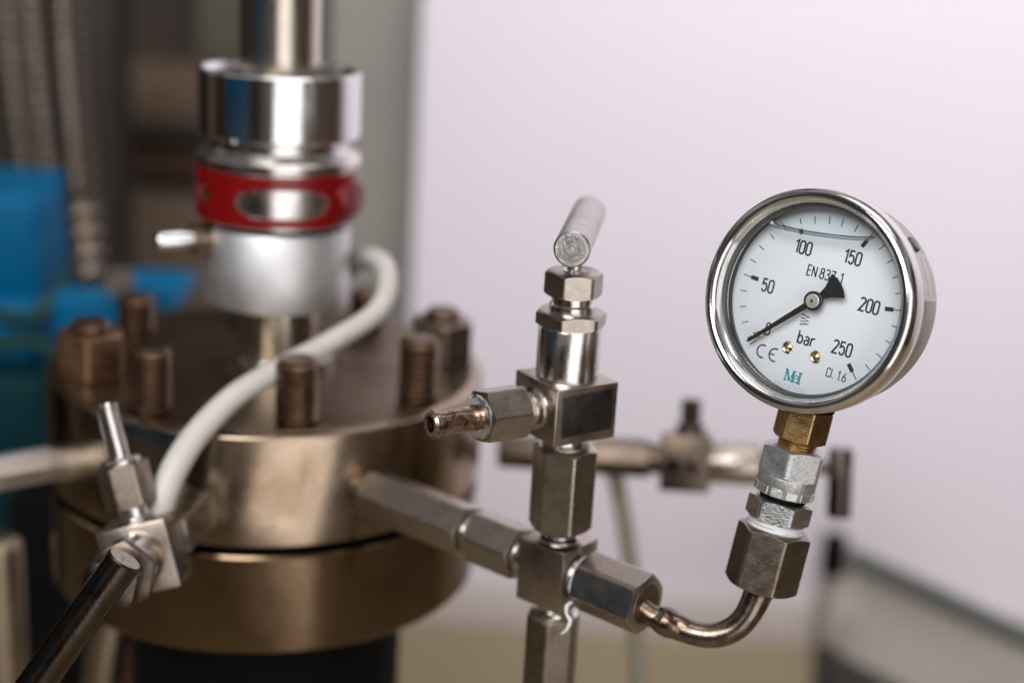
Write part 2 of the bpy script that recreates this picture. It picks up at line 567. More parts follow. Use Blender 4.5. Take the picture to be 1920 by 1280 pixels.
# --- lettering by strokes
GL = {
    '0': [('c', arc(.2, .8, .2, .2, 0, 180) + arc(.2, .2, .2, .2, 180, 360))],
    '1': [('o', [(.02, .80), (.22, 1), (.22, 0)])],
    '2': [('o', arc(.2, .79, .2, .21, 165, -25) + [(0, 0), (.42, 0)])],
    '3': [('o', arc(.2, .78, .19, .22, 155, -90, 16)[:-1] + [(.22, .56), (.14, .56)]), ('o', [(.20, .56)] + arc(.2, .28, .21, .28, 85, -160, 18))],
    '4': [('o', [(.3, 0), (.3, 1), (0, .3), (.42, .3)])],
    '5': [('o', [(.38, 1), (.05, 1), (.03, .56)] + arc(.2, .33, .2, .33, 125, -155, 18))],
    '6': [('o', [(.30, 1), (.04, .44)]), ('c', arc(.2, .26, .2, .26, 0, 345, 20))],
    '7': [('o', [(0, 1), (.4, 1), (.14, 0)])],
    '8': [('c', arc(.2, .78, .17, .22, 0, 345, 20)), ('c', arc(.2, .28, .2, .28, 0, 345, 20))],
    'E': [('o', [(.36, 1), (0, 1), (0, 0), (.36, 0)]), ('o', [(0, .52), (.32, .52)])],
    'N': [('o', [(0, 0), (0, 1)]), ('o', [(0, 1), (.42, 0)]), ('o', [(.42, 0), (.42, 1)])],
    'P': [('o', [(0, 0), (0, 1), (.2, 1)] + arc(.2, .75, .2, .25, 90, -90) + [(0, .5)])],
    'M': [('o', [(0, 0), (0, 1), (.25, .35), (.5, 1), (.5, 0)])],
    'C': [('o', arc(.2, .8, .2, .2, 5, 180) + arc(.2, .2, .2, .2, 180, 355))],
    'b': [('o', [(0, 1.05), (0, 0)]), ('c', arc(.19, .33, .19, .33, 0, 345, 20))],
    'a': [('o', arc(.19, .5, .17, .18, 150, 0) + [(.36, 0)]), ('c', arc(.19, .2, .18, .2, 0, 345, 20))],
    'r': [('o', [(0, 0), (0, .68)]), ('o', [(0, .4)] + arc(.2, .42, .19, .26, 150, 60, 6))],
    'l': [('o', [(0, 1), (0, .1), (.12, 0)])],
    '.': [('o', [(.02, 0), (.02, .07)])],
    '-': [('o', [(0, .42), (.22, .42)])],
    ' ': [],
}
GW = {'1': .24, 'l': .12, '.': .04, '-': .22, 'r': .34, 'M': .5, ' ': .1, 'E': .36}


def stroke(mb, pts, th, z, closed=False, T=None):
    """flat ribbon along a polyline, thickness th (mm)"""
    T = T or Matrix.Identity(4)
    p = [Vector((x, y)) for x, y in pts]
    q = [p[0]]
    for v in p[1:]:
        if (v - q[-1]).length > 1e-4:
            q.append(v)
    if closed and (q[0] - q[-1]).length < 1e-4:
        q.pop()
    n = len(q)
    L, Rr = [], []
    for i in range(n):
        if closed:
            a, b = q[i - 1], q[(i + 1) % n]
            d1, d2 = (q[i] - a).normalized(), (b - q[i]).normalized()
        else:
            d1 = (q[i] - q[i - 1]).normalized() if i > 0 else (q[1] - q[0]).normalized()
            d2 = (q[i + 1] - q[i]).normalized() if i < n - 1 else d1
        m = (d1 + d2)
        m = m.normalized() if m.length > 1e-5 else d1
        nrm = Vector((-m.y, m.x))
        k = 1 / max(.45, nrm.dot(Vector((-d1.y, d1.x))))
        L.append(mb.bm.verts.new((T @ Vector((*(q[i] + nrm * th / 2 * k), z))) * MM))
        Rr.append(mb.bm.verts.new((T @ Vector((*(q[i] - nrm * th / 2 * k), z))) * MM))
    for i in range(n if closed else n - 1):
        j = (i + 1) % n
        try:
            mb.bm.faces.new([L[i], Rr[i], Rr[j], L[j]])
        except ValueError:
            pass


def text(mb, s, cx, cy, h, th, rot=0, z=ZD + .05, wf=1.0, gap=.17):
    w = sum(GW.get(c, .4) * wf + gap for c in s) - gap
    x = -w / 2
    T = Matrix.Translation((cx, cy, 0)) @ Matrix.Rotation(R(rot), 4, 'Z')
    for k, c in enumerate(s):
        for kind, pts in GL[c]:
            stroke(mb, [((x + px * wf) * h, (py - .5) * h) for px, py in pts], th, z, kind == 'c', T)
        x += GW.get(c, .4) * wf + gap


ink = MB()


def radial(mb, deg, r0, r1, wd):
    a = R(90 - deg)
    d = Vector((math.cos(a), math.sin(a)))
    stroke(mb, [tuple(d * r0), tuple(d * r1)], wd, ZD + .05)


for i in range(26):
    deg = 137 - 11.16 * (25 - i) if i else -135.4
    if i == 0:
        radial(ink, deg, 23.9, 26.6, .3)
    elif i % 5 == 0:
        if i == 10:
            radial(ink, deg, 21.3, 23.1, 1.3)
            radial(ink, deg + 1.4, 24.4, 26.2, .3)
        else:
            radial(ink, deg, 21.3, 24.0, 1.3)
            radial(ink, deg, 24.0, 26.7, .3)
    elif 11 <= i <= 14:
        radial(ink, deg + (1.0 if i < 13 else -.5), 23.6, 26.0, .3)
    else:
        radial(ink, deg, 24.4, 26.6, .3)
text(ink, '0', -13.9, -12.6, 3.7, .52)
text(ink, '50', -17.6, .3, 3.9, .58)
text(ink, '100', -9.2, 14.6, 3.9, .58)
text(ink, '150', 7.2, 15.4, 3.9, .58)
text(ink, '200', 16.2, 2.8, 3.9, .58)
text(ink, '250', 11.4, -11.7, 3.9, .58)
text(ink, 'EN 837-1', -.1, 8.4, 3.15, .42)
text(ink, 'bar', -.5, -12.1, 3.7, .55, wf=1.05)
text(ink, 'Cl. 1.6', 11.7, -19.9, 2.7, .36)
# zigzag accuracy mark, lying on its side
stroke(ink, [(-4.0 + x, -6.7 + y) for x, y in ((0, 1.6), (2.6, 1.2), (0, .35), (2.6, 0), (0, -.6), (2.6, -1.0), (0, -1.6))], .42, ZD + .05)
# CE mark
stroke(ink, arc(-13.8, -19.8, 1.9, 2.0, 70, 290), .5, ZD + .05)
stroke(ink, arc(-9.5, -19.8, 1.9, 2.0, 70, 290), .5, ZD + .05)
stroke(ink, [(-11.3, -19.8), (-9.6, -19.8)], .45, ZD + .05)
ink.build('dial_print', M['ink'], dial)
fi = MB()
text(fi, 'PM5376255340', -2.0, -27.7, 1.5, .2)
fi.build('serial_print', M['ink_grey'], dial)
# teal maker's mark in slab letters: M e I
lg = MB()
LX, LY, LH = -4.6, -26.3, 3.7


def bar_(x0, y0, x1, y1, th):
    stroke(lg, [(LX + x0 * LH, LY + y0 * LH), (LX + x1 * LH, LY + y1 * LH)], th * LH, ZD + .05)


bar_(-.04, .05, .26, .05, .1)
bar_(-.04, .95, .22, .95, .1)
bar_(.10, 0, .10, 1, .12)
bar_(.14, .98, .48, .04, .17)
bar_(.48, .04, .78, .98, .10)
bar_(.78, 0, .78, 1, .19)
bar_(.62, .05, .92, .05, .1)
bar_(.76, .95, .98, .95, .1)
bar_(1.36, 0, 1.36, 1, .19)
bar_(1.20, .05, 1.54, .05, .1)
bar_(1.20, .95, 1.54, .95, .1)
lg.build('logo_print', M['ink_blue'], dial)
le = MB()
stroke(le, [(LX + x * LH, LY + y * LH) for x, y in arc(1.07, .38, .19, .30, 0, 320, 20)] , .11 * LH, ZD + .09)
stroke(le, [(LX + .9 * LH, LY + .38 * LH), (LX + 1.25 * LH, LY + .38 * LH)], .09 * LH, ZD + .09)
le.build('logo_letter', plain('logo_grey_ink', (.30, .36, .40), .6, bump=0), dial)

# dial screws and stop pin
for x, y in ((-5.7, -16.2), (3.9, -16.5)):
    T = Matrix.Translation((x, y, ZD))
    MB().lathe([(1.95, 0), (1.95, .25), (1.6, .5), (1.15, .35), (.7, .55), (.3, .75), (.01, .8)], 32, T).build('dial_screw', M['brass_bright'], dial)
pin = MB().lathe([(.95, 0), (.95, 2.6), (.8, 2.9), (.01, 2.95)], 24, Matrix.Translation((-15.3, -14.6, ZD)))
pin.box(-1.0, .9, -.35, .35, 1.6, 2.4, .1, 1, Matrix.Translation((-16.6, -15.4, ZD)) @ Matrix.Rotation(R(-50), 4, 'Z'))
pin.build('stop_pin', M['brass_bright'], dial)
# needle
nd = MB()
TN = Matrix.Rotation(R(134.2), 4, 'Z')   # local +Y becomes the pointing direction
# outline, pointer along +Y
z0n, z1n = -8.1, -7.7
pt = [(-.95, 0), (-.95, 3), (-.5, 23), (-.5, 24.6), (-.12, 25.6), (.12, 25.6), (.5, 24.6), (.5, 23), (.95, 3), (.95, 0)]
nd.prism(pt, z0n, z1n, TN)
tail = [(-1.0, 0), (-1.1, -3), (-1.9, -5.5), (-4.3, -9.2)] + [(9.9 * math.sin(R(a)), -10.4 * math.cos(R(a)) + .3) for a in range(-24, 25, 6)] + [(4.3, -9.2), (1.9, -5.5), (1.1, -3), (1.0, 0)]
nd.prism(tail, z0n, z1n, TN)
nd.lathe([(3.0, -8.3), (3.0, -7.3), (2.7, -7.1)], 48)
needle = nd.build('needle', M['needle'], ga)
MB().lathe([(2.2, -7.3), (2.2, -6.9), (2.0, -6.75), (.5, -6.75), (.45, -6.9), (.01, -6.9)], 48).build('hub', M['hub'], needle)
MB().lathe([(.42, -6.9), (.42, -6.55), (.01, -6.5)], 24).build('spindle', M['rust'], needle)

# glycerine: air pocket film and meniscus ridges, level leaning with the case
yl = 17.6


def chord(y, r=27.6):
    return math.sqrt(max(0, r * r - y * y))


Tl = Matrix.Rotation(R(6.0), 4, 'Z')     # liquid level stays close to horizontal
r_ = 27.5
ylq = 21.6
x1 = chord(ylq, r_)
a0 = math.degrees(math.atan2(ylq, x1))
seg_pts = arc(0, 0, r_, r_, a0, 180 - a0, 40)
bl = MB()
low = [(x1 * (1 - 2 * i / 30), ylq - 1.5 * math.sin(math.pi * i / 30) ** .5) for i in range(31)]
vs = bl.ring([Tl @ Vector((x, y, -6.2)) for x, y in seg_pts + list(reversed(low))[1:-1]])
bl.bm.faces.new(vs)
bl.build('air_pocket', M['bubble'], win)
me_ = MB()
pa = [Tl @ Vector((x1 * .99 * (1 - 2 * i / 24), ylq - 1.6 * math.sin(math.pi * i / 24) ** .45, -5.8)) for i in range(25)]
me_.tube(pa, [.35] + [.6] * 22 + [.75, .9], 18, sub=3)
pb = [Tl @ Vector((x1 * .93 * (1 - 2 * i / 24), ylq - .2 - 1.75 * math.sin(math.pi * i / 24) ** .35 + .9, -9.5)) for i in range(25)]
me_.tube(pb, [.2] + [.20] * 24, 10, sub=3)
me_.build('meniscus', M['meniscus'], win)

# sticker and pressure-relief plug on the case rim
st = MB()
rr = 31.95
ra = []
for k in range(13):
    a = R(15 + 27 * k / 12)
    ra.append((a, k))
va = [[Vector((rr * math.cos(a), rr * math.sin(a), z)) for a, k in ra] for z in (-24, -14.2)]
vo = [st.ring(v) for v in va]
st._faces(vo, closed=False)
st.build('sticker', M['sticker'], case)
sk = MB()
random.seed(3)
for z in (-21.6, -17.8):
    a = 17.5
    while a < 39:
        l = random.uniform(.5, 1.3)
        q = [Vector((32.02 * math.cos(R(x)), 32.02 * math.sin(R(x)), zz)) for x, zz in ((a, z - .35), (a + l, z - .35), (a + l, z + .35), (a, z + .35))]
        sk.bm.faces.new(sk.ring(q))
        a += l + random.uniform(.4, .9)
sk.build('sticker_print', plain('faded_print', (.36, .33, .33), .6, bump=0), case)
TP = Matrix.Rotation(R(47), 4, 'Z') @ Matrix.Translation((31.8, 0, -18)) @ Matrix.Rotation(R(90), 4, 'Y')
MB().lathe([(2.6, -.6), (2.6, .5), (2.2, .9), (.8, 1.1), (.01, 1.1)], 32, TP).build('vent_plug', M['gasket'], case)

# brass socket
Tb = Matrix.Rotation(R(-90), 4, 'X')    # local z -> +y ; so use negative z for down
ZC = -20.5
TB = Matrix.Translation((1.3, 0, ZC)) @ Tb
sk_ = MB().hexp(15.2, -44.4, -33.6, TB @ Matrix.Rotation(R(-17), 4, 'Z'), 30)
sk_.build('brass_socket', M['brass'], ga)
MB().lathe([(5.9, -48.7)] + rib(6.2, -48.5, -44.0, .9, .28) + [(5.6, -43)], 48, TB).build('brass_thread', M['brass'], ga)
MB().lathe([(8.3, -33.9), (8.6, -33.5), (8.3, -30.5)], 48, TB).build('socket_seal', M['black'], ga)

# ================================================================== ADAPTER UNDER THE GAUGE
GA = G @ Matrix.Translation(Vector((1.3, 0, ZC)) * MM) @ Tb     # z = gauge up axis
A1 = GA @ Matrix.Translation(Vector((0, 0, -54)) * MM)
ad = thing('swivel_adapter', GA @ Matrix.Translation((0, 0, -.0715)), 'zinc plated adapter of two hex nuts between the brass socket and the white tape', 'pipe adapter')
Mz = Matrix.Translation((-.3, 0, 70.2))
Ml = Matrix.Translation((-.4, 0, 69.5))
o_ = MB().hexp(18.6, -55.0, -45.6, Mz @ Matrix.Rotation(R(20), 4, 'Z'), 28).build('swivel_nut', M['zinc'], ad)
MB().lathe([(8.8, -61.2), (9.0, -60.8), (9.15, -58.4), (9.35, -58.0), (9.35, -54.6)], 72, Mz).build('collar', M['zinc'], ad)
cr = MB()
for k in range(12):
    cr.box(-1.9, 1.9, -.35, .1, -61.0, -58.3, .25, 1, Mz @ Matrix.Rotation(R(30 * k + 10), 4, 'Z') @ Matrix.Translation((0, -9.1, 0)))
cr.build('crimp_pads', M['zinc'], ad)
MB().lathe([(7.4, -62.6), (7.4, -60.6)], 48, Mz).build('shadow_gap', M['black'], ad)
MB().hexp(18.2, -69.2, -62.2, Ml @ Matrix.Rotation(R(-10), 4, 'Z'), 30).build('lower_nut', M['zinc_dull'], ad)
tp = MB().lathe([(7.6, -72.8), (8.6, -72.4), (8.9, -71.6), (8.5, -71.0), (8.8, -70.3), (8.3, -69.3), (7.2, -68.9)], 72, Ml,
                wob=lambda a, z: .03 * math.sin(3 * a + z * 5) + .015 * math.sin(11 * a + z * 3))
tp.build('thread_tape', M['tape'], ad)

# ================================================================== ELBOW
el = thing('gauge_elbow', GA @ Matrix.Translation((0, 0, -.0925)), 'bent scorched steel tube rising into the long hex socket below the gauge', 'pipe elbow')
Me = Matrix.Translation((0, 0, 90.0))
MB().hexp(20.8, -92.5, -72.6, Me @ Matrix.Translation((0, 0, 1.2)) @ Matrix.Rotation(R(-14), 4, 'Z'), 28, rc_f=.95, rnd=.985).build('hex_socket', M['steel_dark'], el)
ELB = GA @ Vector((0, 0, -.0938))

# ================================================================== CROSS and its arm
phi = R(51)
Dc = Vector((math.sin(phi), -math.cos(phi), 0))        # towards camera-right
Dl = Vector((-math.cos(phi), -math.sin(phi), 0))       # towards camera-left
Xc = P(1044, 1064, .487)
CF = frame(Xc, (0, 0, 1), Dc)
cb = thing('cross_fitting', CF, 'square steel cross block joining the upright valve, the flange arm and the gauge elbow', 'pipe fitting')
MB().box(-9.6, 9.6, -9.6, 9.6, -11.2, 11.2, .45, 2).build('block', M['steel'], cb)
MB().lathe([(6.8, 9.0), (6.8, 12), (5.2, 12.4), (5.2, 16.5)], 48).build('upper_neck', M['steel_bright'], cb)
MB().lathe([(5.4, -16.5), (5.4, -12.4), (6.6, -12), (6.6, -9)], 48).build('lower_neck', M['steel_bright'], cb)
TX = Matrix.Rotation(R(90), 4, 'Y')      # local z -> +x
MB().lathe([(7.0, 8), (7.0, 11.4), (6.2, 12.2), (6.2, 15)], 48, TX).build('side_neck', M['steel_bright'], cb)
MB().lathe([(6.8, -16), (6.8, -8)], 48, TX).build('side_neck', M['steel_bright'], cb)

# right coupling
rc = thing('hex_coupling', frame(Xc + Dc * .0128, Dc, (0, 0, 1)), 'short steel hex coupling between the cross block and the scorched tube', 'coupling', 'hex couplings on the pipework')
MB().hexp(18.4, 0, 24.5, Matrix.Rotation(R(12), 4, 'Z'), 28, rc_f=.99).build('hex_body', M['steel'], rc)
MB().lathe([(8.2, -1.2), (8.7, -.7), (8.4, .3)], 48, wob=lambda a, z: .03 * math.sin(5 * a)).build('thread_tape', M['tape'], rc)
MB().lathe([(7.4, 24.4), (7.2, 24.55), (4.2, 24.6)], 48).build('end_bore', M['steel_dark'], rc)
# elbow tube (one smooth pipe)
inv = el.matrix_world.inverted()
start = Xc + Dc * .0365
d_end = (ELB - CAM).dot(FWD)


def loc(p):
    return (inv @ Vector(p)) / MM


upg = (GA.to_3x3() @ Vector((0, 0, 1))).normalized()
d0 = (start - CAM).dot(FWD)
dd = d_end - d0
pts = [start - Dc * .004, P(1216, 1150, d0 + dd * .10), P(1255, 1168, d0 + dd * .28), P(1295, 1184, d0 + dd * .46), P(1335, 1190, d0 + dd * .64),
       P(1372, 1180, d0 + dd * .80), P(1400, 1154, d0 + dd * .92), ELB - upg * .0025, ELB + upg * .002]
radii = [3.5, 3.6, 3.9, 4.0, 4.1, 4.15, 4.2, 4.7, 5.6]
MB().tube([loc(p) for p in pts], radii, 40, sub=8).build('tube', M['tube_steel'], el)
q0 = P(1233, 1158, d0 + dd * .18)
q1 = P(1272, 1175, d0 + dd * .36)
wd = MB().tube([loc(q0 + (q1 - q0) * t) for t in (-.25, 0, .25, .5, .8, 1.1, 1.4)], [3.3, 4.0, 4.6, 4.65, 4.5, 4.2, 3.7], 32, sub=5)
random.seed(11)
for v in wd.bm.verts:
    s = .00022
    c = v.co / MM
    v.co += Vector((math.sin(c.x * 1.1 + c.z), math.sin(c.y * 1.3 + 1), math.cos(c.z * 1.2 + c.x))) * s
wd.build('weld_bead', M['tube_steel'], el)

# coupling above cross
c2 = thing('hex_coupling', move(CF, 0, 0, 15.4), 'upright steel hex coupling between the upper valve block and the cross block', 'coupling', 'hex couplings on the pipework')
MB().hexp(19.2, 0, 29.6, Matrix.Rotation(R(-4), 4, 'Z'), 32, rc_f=.93).build('hex_body', M['steel'], c2)
MB().lathe([(8.3, -.6), (5.0, -1.6)], 32, cap1=False).build('bottom_face', M['black'], c2)
MB().lathe([(6.2, 29.4), (6.2, 36)], 48).build('top_neck', M['steel_bright'], c2)
MB().tubering([(6.3, 29.7), (8.0, 29.75), (7.8, 30.5), (6.3, 30.6)], 48).build('top_washer', M['steel_dark'], c2)
# standpipe below
c3 = thing('hex_standpipe', move(CF, 0, 0, -78), 'long brown steel hex bar dropping out of the frame below the cross block', 'pipe')
MB().hexp(16.6, 0, 61.2, Matrix.Rotation(R(24), 4, 'Z'), 30, rc_f=.95).build('hex_body', M['steel_dark'], c3)
MB().lathe([(8.2, 61.0), (8.3, 61.6), (7.0, 62.2), (6.9, 63.2), (5.4, 63.4)], 48).build('collar_ring', M['steel_bright'], c3)
# loose strand of tape hanging at the joint
inv3 = c3.matrix_world.inverted()
tpts = [P(1072, 1128, .4725), P(1063, 1136, .4715), P(1062, 1150, .471), P(1069, 1163, .4705), P(1062, 1180, .470), P(1052, 1188, .4705)]
MB().tube([(inv3 @ p) / MM for p in tpts], [.5, .75, .5, .7, .5, .2], 8).build('tape_strand', M['tape'], c3)

# arm back to the flange
c4 = thing('hex_coupling', frame(Xc - Dc * .0148, -Dc, (0, 0, 1)), 'steel hex coupling directly behind the cross block on the flange arm', 'coupling', 'hex couplings on the pipework')
MB().hexp(17.6, 0, 21.5, Matrix.Rotation(R(14), 4, 'Z'), 30, rc_f=.93).build('hex_body', M['steel'], c4)
MB().lathe([(6.4, 21), (6.4, 28)], 40).build('neck', M['steel_bright'], c4)
c5 = thing('hex_coupling', frame(Xc - Dc * (.0148 + .0245), -Dc, (0, 0, 1)), 'longer steel hex coupling screwed into the front right of the flange', 'coupling', 'hex couplings on the pipework')
MB().hexp(17.6, 0, 50, Matrix.Rotation(R(14), 4, 'Z'), 30, rc_f=.93).build('hex_body', M['steel'], c5)
MB().lathe([(6.4, 49.5), (6.4, 64)], 40).build('neck', M['steel_dark'], c5)


# ================================================================== NEEDLE VALVES
def needle_valve(mat4, label, bar_rot, bar_len, bar_front, lab_side, bar_mat, end_mat, outlet='barb', body=None, nuts=None):
    nuts = nuts or M['steel']
    body = body or M['steel']
    v = thing('needle_valve', mat4, label, 'valve', 'needle valves on the pressure vessel')
    # outlet along local +x, bonnet +z
    b = MB().box(-12.2, 12.2, -12.2, 12.2, -9.6, 9.6, .5, 2).build('block', body, v)
    s = lab_side
    MB().box(-10.0, 9.6, -.35, .35, -6.6, 7.4, .25, 2, Matrix.Translation((0, s * 12.3, 0)) @ Matrix.Rotation(R(1.5), 4, 'Y')).build('label_plate', M['label'], b)
    MB().lathe([(10.1, 9)] + [(10.4, 9.4), (10.4, 26.2), (10.0, 27.2)], 72).build('bonnet', M['steel_bright'], v)
    MB().hexp(20.9, 27.0, 31.8, Matrix.Rotation(R(9), 4, 'Z'), 26, rc_f=.97).build('bonnet_nut', nuts, v)
    MB().lathe([(7.3, 31.6), (7.3, 34.0), (6.7, 34.6), (6.7, 37.5)], 48).build('gland_neck', M['steel_bright'], v)
    MB().hexp(16.9, 37.0, 45.0, Matrix.Rotation(R(4), 4, 'Z'), 30).build('gland_nut', nuts, v)
    MB().lathe([(3.9, 44.8), (3.9, 45.3), (2.5, 45.6), (2.5, 53)], 32).build('stem', M['steel_bright'], v)
    TBr = Matrix.Translation((0, 0, 55.5)) @ Matrix.Rotation(R(bar_rot), 4, 'Z') @ Matrix.Rotation(R(90), 4, 'Y')
    h = MB().lathe([(5.2, bar_front + .1), (5.8, bar_front - .5), (5.8, bar_front - bar_len + .5), (5.2, bar_front - bar_len)], 64, TBr, cap0=False, cap1=False).build('handle_bar', bar_mat, v)
    for z, sg in ((bar_front, 1), (bar_front - bar_len, -1)):
        MB().lathe([(5.22, z + sg * .1), (4.6, z + sg * .02), (3.2, z - sg * .1), (3.1, z), (1.6, z), (1.5, z - sg * .25), (.9, z - sg * .1), (.01, z + sg * .1)], 48, TBr).build('bar_end', end_mat, h)
    MB().lathe([(6.4, -14), (6.4, -10.4), (7.4, -10.0), (7.4, -9)], 40).build('inlet_neck', M['steel_bright'], v)
    TO = Matrix.Rotation(R(90), 4, 'Y')
    MB().lathe([(7.0, 11.5), (7.0, 13.2), (5.2, 13.8), (5.2, 18.5)], 40, TO).build('outlet_neck', M['steel_bright'], v)
    n = MB().hexp(16.2, 17.5, 33.2, TO @ Matrix.Rotation(R(13), 4, 'Z'), 30, rc_f=.93).build('outlet_nut', body, v)
    MB().tubering([(4.2, 33.0), (7.3, 33.0), (7.3, 34.3), (6.5, 35.0), (4.2, 35.0)], 48, TO).build('ferrule_ring', M['steel_bright'], n)
    if outlet == 'barb':
        MB().tubering([(4.0, 32), (4.0, 42), (4.0, 48.6), (4.5, 49.0), (4.5, 50.4), (3.9, 51.2), (2.7, 51.2), (2.5, 50), (2.5, 34)], 40, TO).build('outlet_tube', M['rust'], v)
    else:
        MB().lathe([(3.7, 33), (3.7, 53.2)], 40, TO, cap1=False).build('outlet_pin', M['steel_bright'], v)
        MB().tubering([(3.7, 53), (3.95, 53.2), (3.9, 54.3), (2.6, 54.4), (2.4, 53.6), (1.4, 53.6), (1.4, 53)], 40, TO).build('pin_rim', M['steel_bright'], v)
    return v


alpha = R(33.6)
# upright valve: label faces camera-right, outlet faces camera-left
Lv = Vector((math.sin(alpha), -math.cos(alpha), 0))
Ov = Vector((-math.cos(alpha), -math.sin(alpha), 0))
VF = frame(CF @ (Vector((0, 0, 15.4 + 30 + 14.2)) * MM) - CR * .0012, (0, 0, 1), Ov)
# bar direction: front end towards camera, 7 deg
bar_front_dir = Vector((-math.sin(R(7)), -math.cos(R(7)), 0))
lb = (VF.to_3x3().inverted() @ bar_front_dir)
brot = math.degrees(math.atan2(lb.y, lb.x))
# label side: sign of local y for Lv
ls = 1 if (VF.to_3x3().inverted() @ Lv).y > 0 else -1
needle_valve(VF, 'upright steel needle valve with black label plate standing above the cross block', brot, 62, 16, ls, M['bar_light'], M['zinc_dull'])

# left valve: bonnet points at the camera, outlet points up
Jv = P(184, 1118, .447)      # where the handle bar crosses the stem
Bv = P(262, 1046, .4955)     # towards the block
Zv = (Jv - Bv).normalized()
VL = frame(Jv - Zv * .0555, Zv, CU * math.cos(R(13)) - CR * math.sin(R(13)))
needle_valve(VL, 'steel needle valve at lower left with dark handle bar pointing at the camera', -49, 95, 15, -1, M['bar_dark'], M['bar_end'], 'pin', M['steel_shade'], M['bar_dark'])  # darker body and nut metals put this valve's shade into the colour
Bc = VL @ Vector((0, 0, -.006))
Ev = P(384, 926, .546)
De = (Ev - Bc).normalized()
c6 = thing('hex_coupling', frame(Bc + De * .009, De, (0, 0, 1)), 'steel hex coupling between the left valve block and the flange', 'coupling', 'hex couplings on the pipework')
MB().hexp(20.5, 0, 38, Matrix.Rotation(R(20), 4, 'Z'), 30, rc_f=.93).build('hex_body', M['steel'], c6)
MB().lathe([(6.6, 37.5), (6.6, 56)], 40).build('neck', M['steel_dark'], c6)

# ================================================================== VESSEL
FA = P(506, 690, .612)       # centre of the flange's top face
FA.z += .003
VM = frame(FA, (0, 0, 1), (1, 0, 0))
ve = thing('pressure_vessel', move(VM, 0, 0, -85), 'large round brown steel vessel head with two bolted flanges at left', 'pressure vessel')
Tv = Matrix.Translation((0, 0, 85))
RF = 92.0
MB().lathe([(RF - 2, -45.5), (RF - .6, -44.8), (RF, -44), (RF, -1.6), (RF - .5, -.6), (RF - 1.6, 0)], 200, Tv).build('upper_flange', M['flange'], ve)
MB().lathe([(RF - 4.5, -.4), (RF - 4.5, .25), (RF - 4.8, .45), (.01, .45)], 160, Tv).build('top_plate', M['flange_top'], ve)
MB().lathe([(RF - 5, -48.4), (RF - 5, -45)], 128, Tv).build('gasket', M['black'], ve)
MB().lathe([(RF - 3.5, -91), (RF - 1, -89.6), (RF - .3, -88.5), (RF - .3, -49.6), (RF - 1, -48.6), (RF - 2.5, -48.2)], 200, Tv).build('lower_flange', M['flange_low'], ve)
MB().lathe([(60, -180), (60, -91.1)], 96, Tv).build('body', M['black'], ve)
for k in range(8):
    a = R(-90 + 18 + 45 * k + (8 if k == 6 else -5 if k == 2 else 0))
    rb = 74.5
    T = Tv @ Matrix.Translation((rb * math.cos(a), rb * math.sin(a), 0))
    hh = (25, 25, 23.5, 17, 17, 17, 23.5, 25)[k]
    sd = MB().lathe([(7.5, -3)] + rib(8.2, 0, hh - 1.5, 2.7, 1.4) + [(7.0, hh - .5), (6.2, hh)], 40, T).build('stud', M['stud'], ve)
    if k in (2, 6):
        MB().hexp(24.5, .2, 19, T @ Matrix.Rotation(R(10), 4, 'Z'), 30, rc_f=.95).build('nut', M['nut_brown'] if k == 6 else M['steel_dark'], sd)

# ================================================================== STIRRER DRIVE COLUMN
sd = thing('stirrer_column', VM, 'shiny cylindrical stirrer drive with chrome collar and red band on top of the vessel', 'drive')
Sc = Matrix.Translation((3, 0, -3))
MB().lathe([(24, 3), (24, 7), (17.3, 8), (17.3, 34)], 96, Sc).build('shaft_neck', M['rod_steel'], sd)
MB().lathe([(29.2, 31.6), (29.8, 32.0), (30.0, 32.8), (30.0, 63), (29.4, 64)], 128, Sc).build('lower_housing', M['alu'], sd)
MB().lathe([(28, 63.5), (28, 67.6)], 96, Sc).build('seal_ring', M['black'], sd)
MB().lathe([(32, 66.8), (32.9, 67.5), (32.9, 90.0), (33.6, 90.7), (33.6, 93.0), (32.4, 94.2), (29.5, 95.2), (28.6, 96.5), (28.6, 101)], 128, Sc).build('band_housing', M['steel_bright'], sd)
# red band with an oval opening: real shell with a cut-out
rd = MB()
NS, NZ = 240, 16
rz0, rz1 = 68.4, 88.8
lay = []
for rad_ in (32.95, 34.0):
    lay.append([[Sc @ Vector((rad_ * math.cos(2 * math.pi * i / NS), rad_ * math.sin(2 * math.pi * i / NS), rz0 + (rz1 - rz0) * j / NZ)) for j in range(NZ + 1)] for i in range(NS)])


def cut(i, j):
    ang = ((i + .5) / NS * 360 + 90 + 180) % 360 - 180     # degrees from facing the camera (-y)
    z = (j + .5) / NZ
    ang -= 2
    if -22 < ang < 44:
        return abs((ang - 11) / 33) ** 3.2 + abs((z - .46) / .29) ** 2 < 1
    if -62 < ang < -44:
        return ((ang + 53) / 9) ** 2 + ((z - .5) / .17) ** 2 < 1
    return False


vv = [[[rd.bm.verts.new(p * MM) for p in colm] for colm in ly] for ly in lay]
for i in range(NS):
    i2 = (i + 1) % NS
    for j in range(NZ):
        if cut(i, j):
            continue
        rd.bm.faces.new([vv[1][i][j], vv[1][i2][j], vv[1][i2][j + 1], vv[1][i][j + 1]])
        for (di, dj, a, b) in ((0, -1, (i, j), (i2, j)), (0, 1, (i2, j + 1), (i, j + 1)), (-1, 0, (i, j + 1), (i, j)), (1, 0, (i2, j), (i2, j + 1))):
            ni, nj = (i + di) % NS, j + dj
            if nj < 0 or nj >= NZ or cut(ni, nj):
                rd.bm.faces.new([vv[0][a[0]][a[1]], vv[0][b[0]][b[1]], vv[1][b[0]][b[1]], vv[1][a[0]][a[1]]])
loose = [v for v in rd.bm.verts if not v.link_faces]
bmesh.ops.delete(rd.bm, geom=loose, context='VERTS')
rd.build('red_band', M['red'], sd)
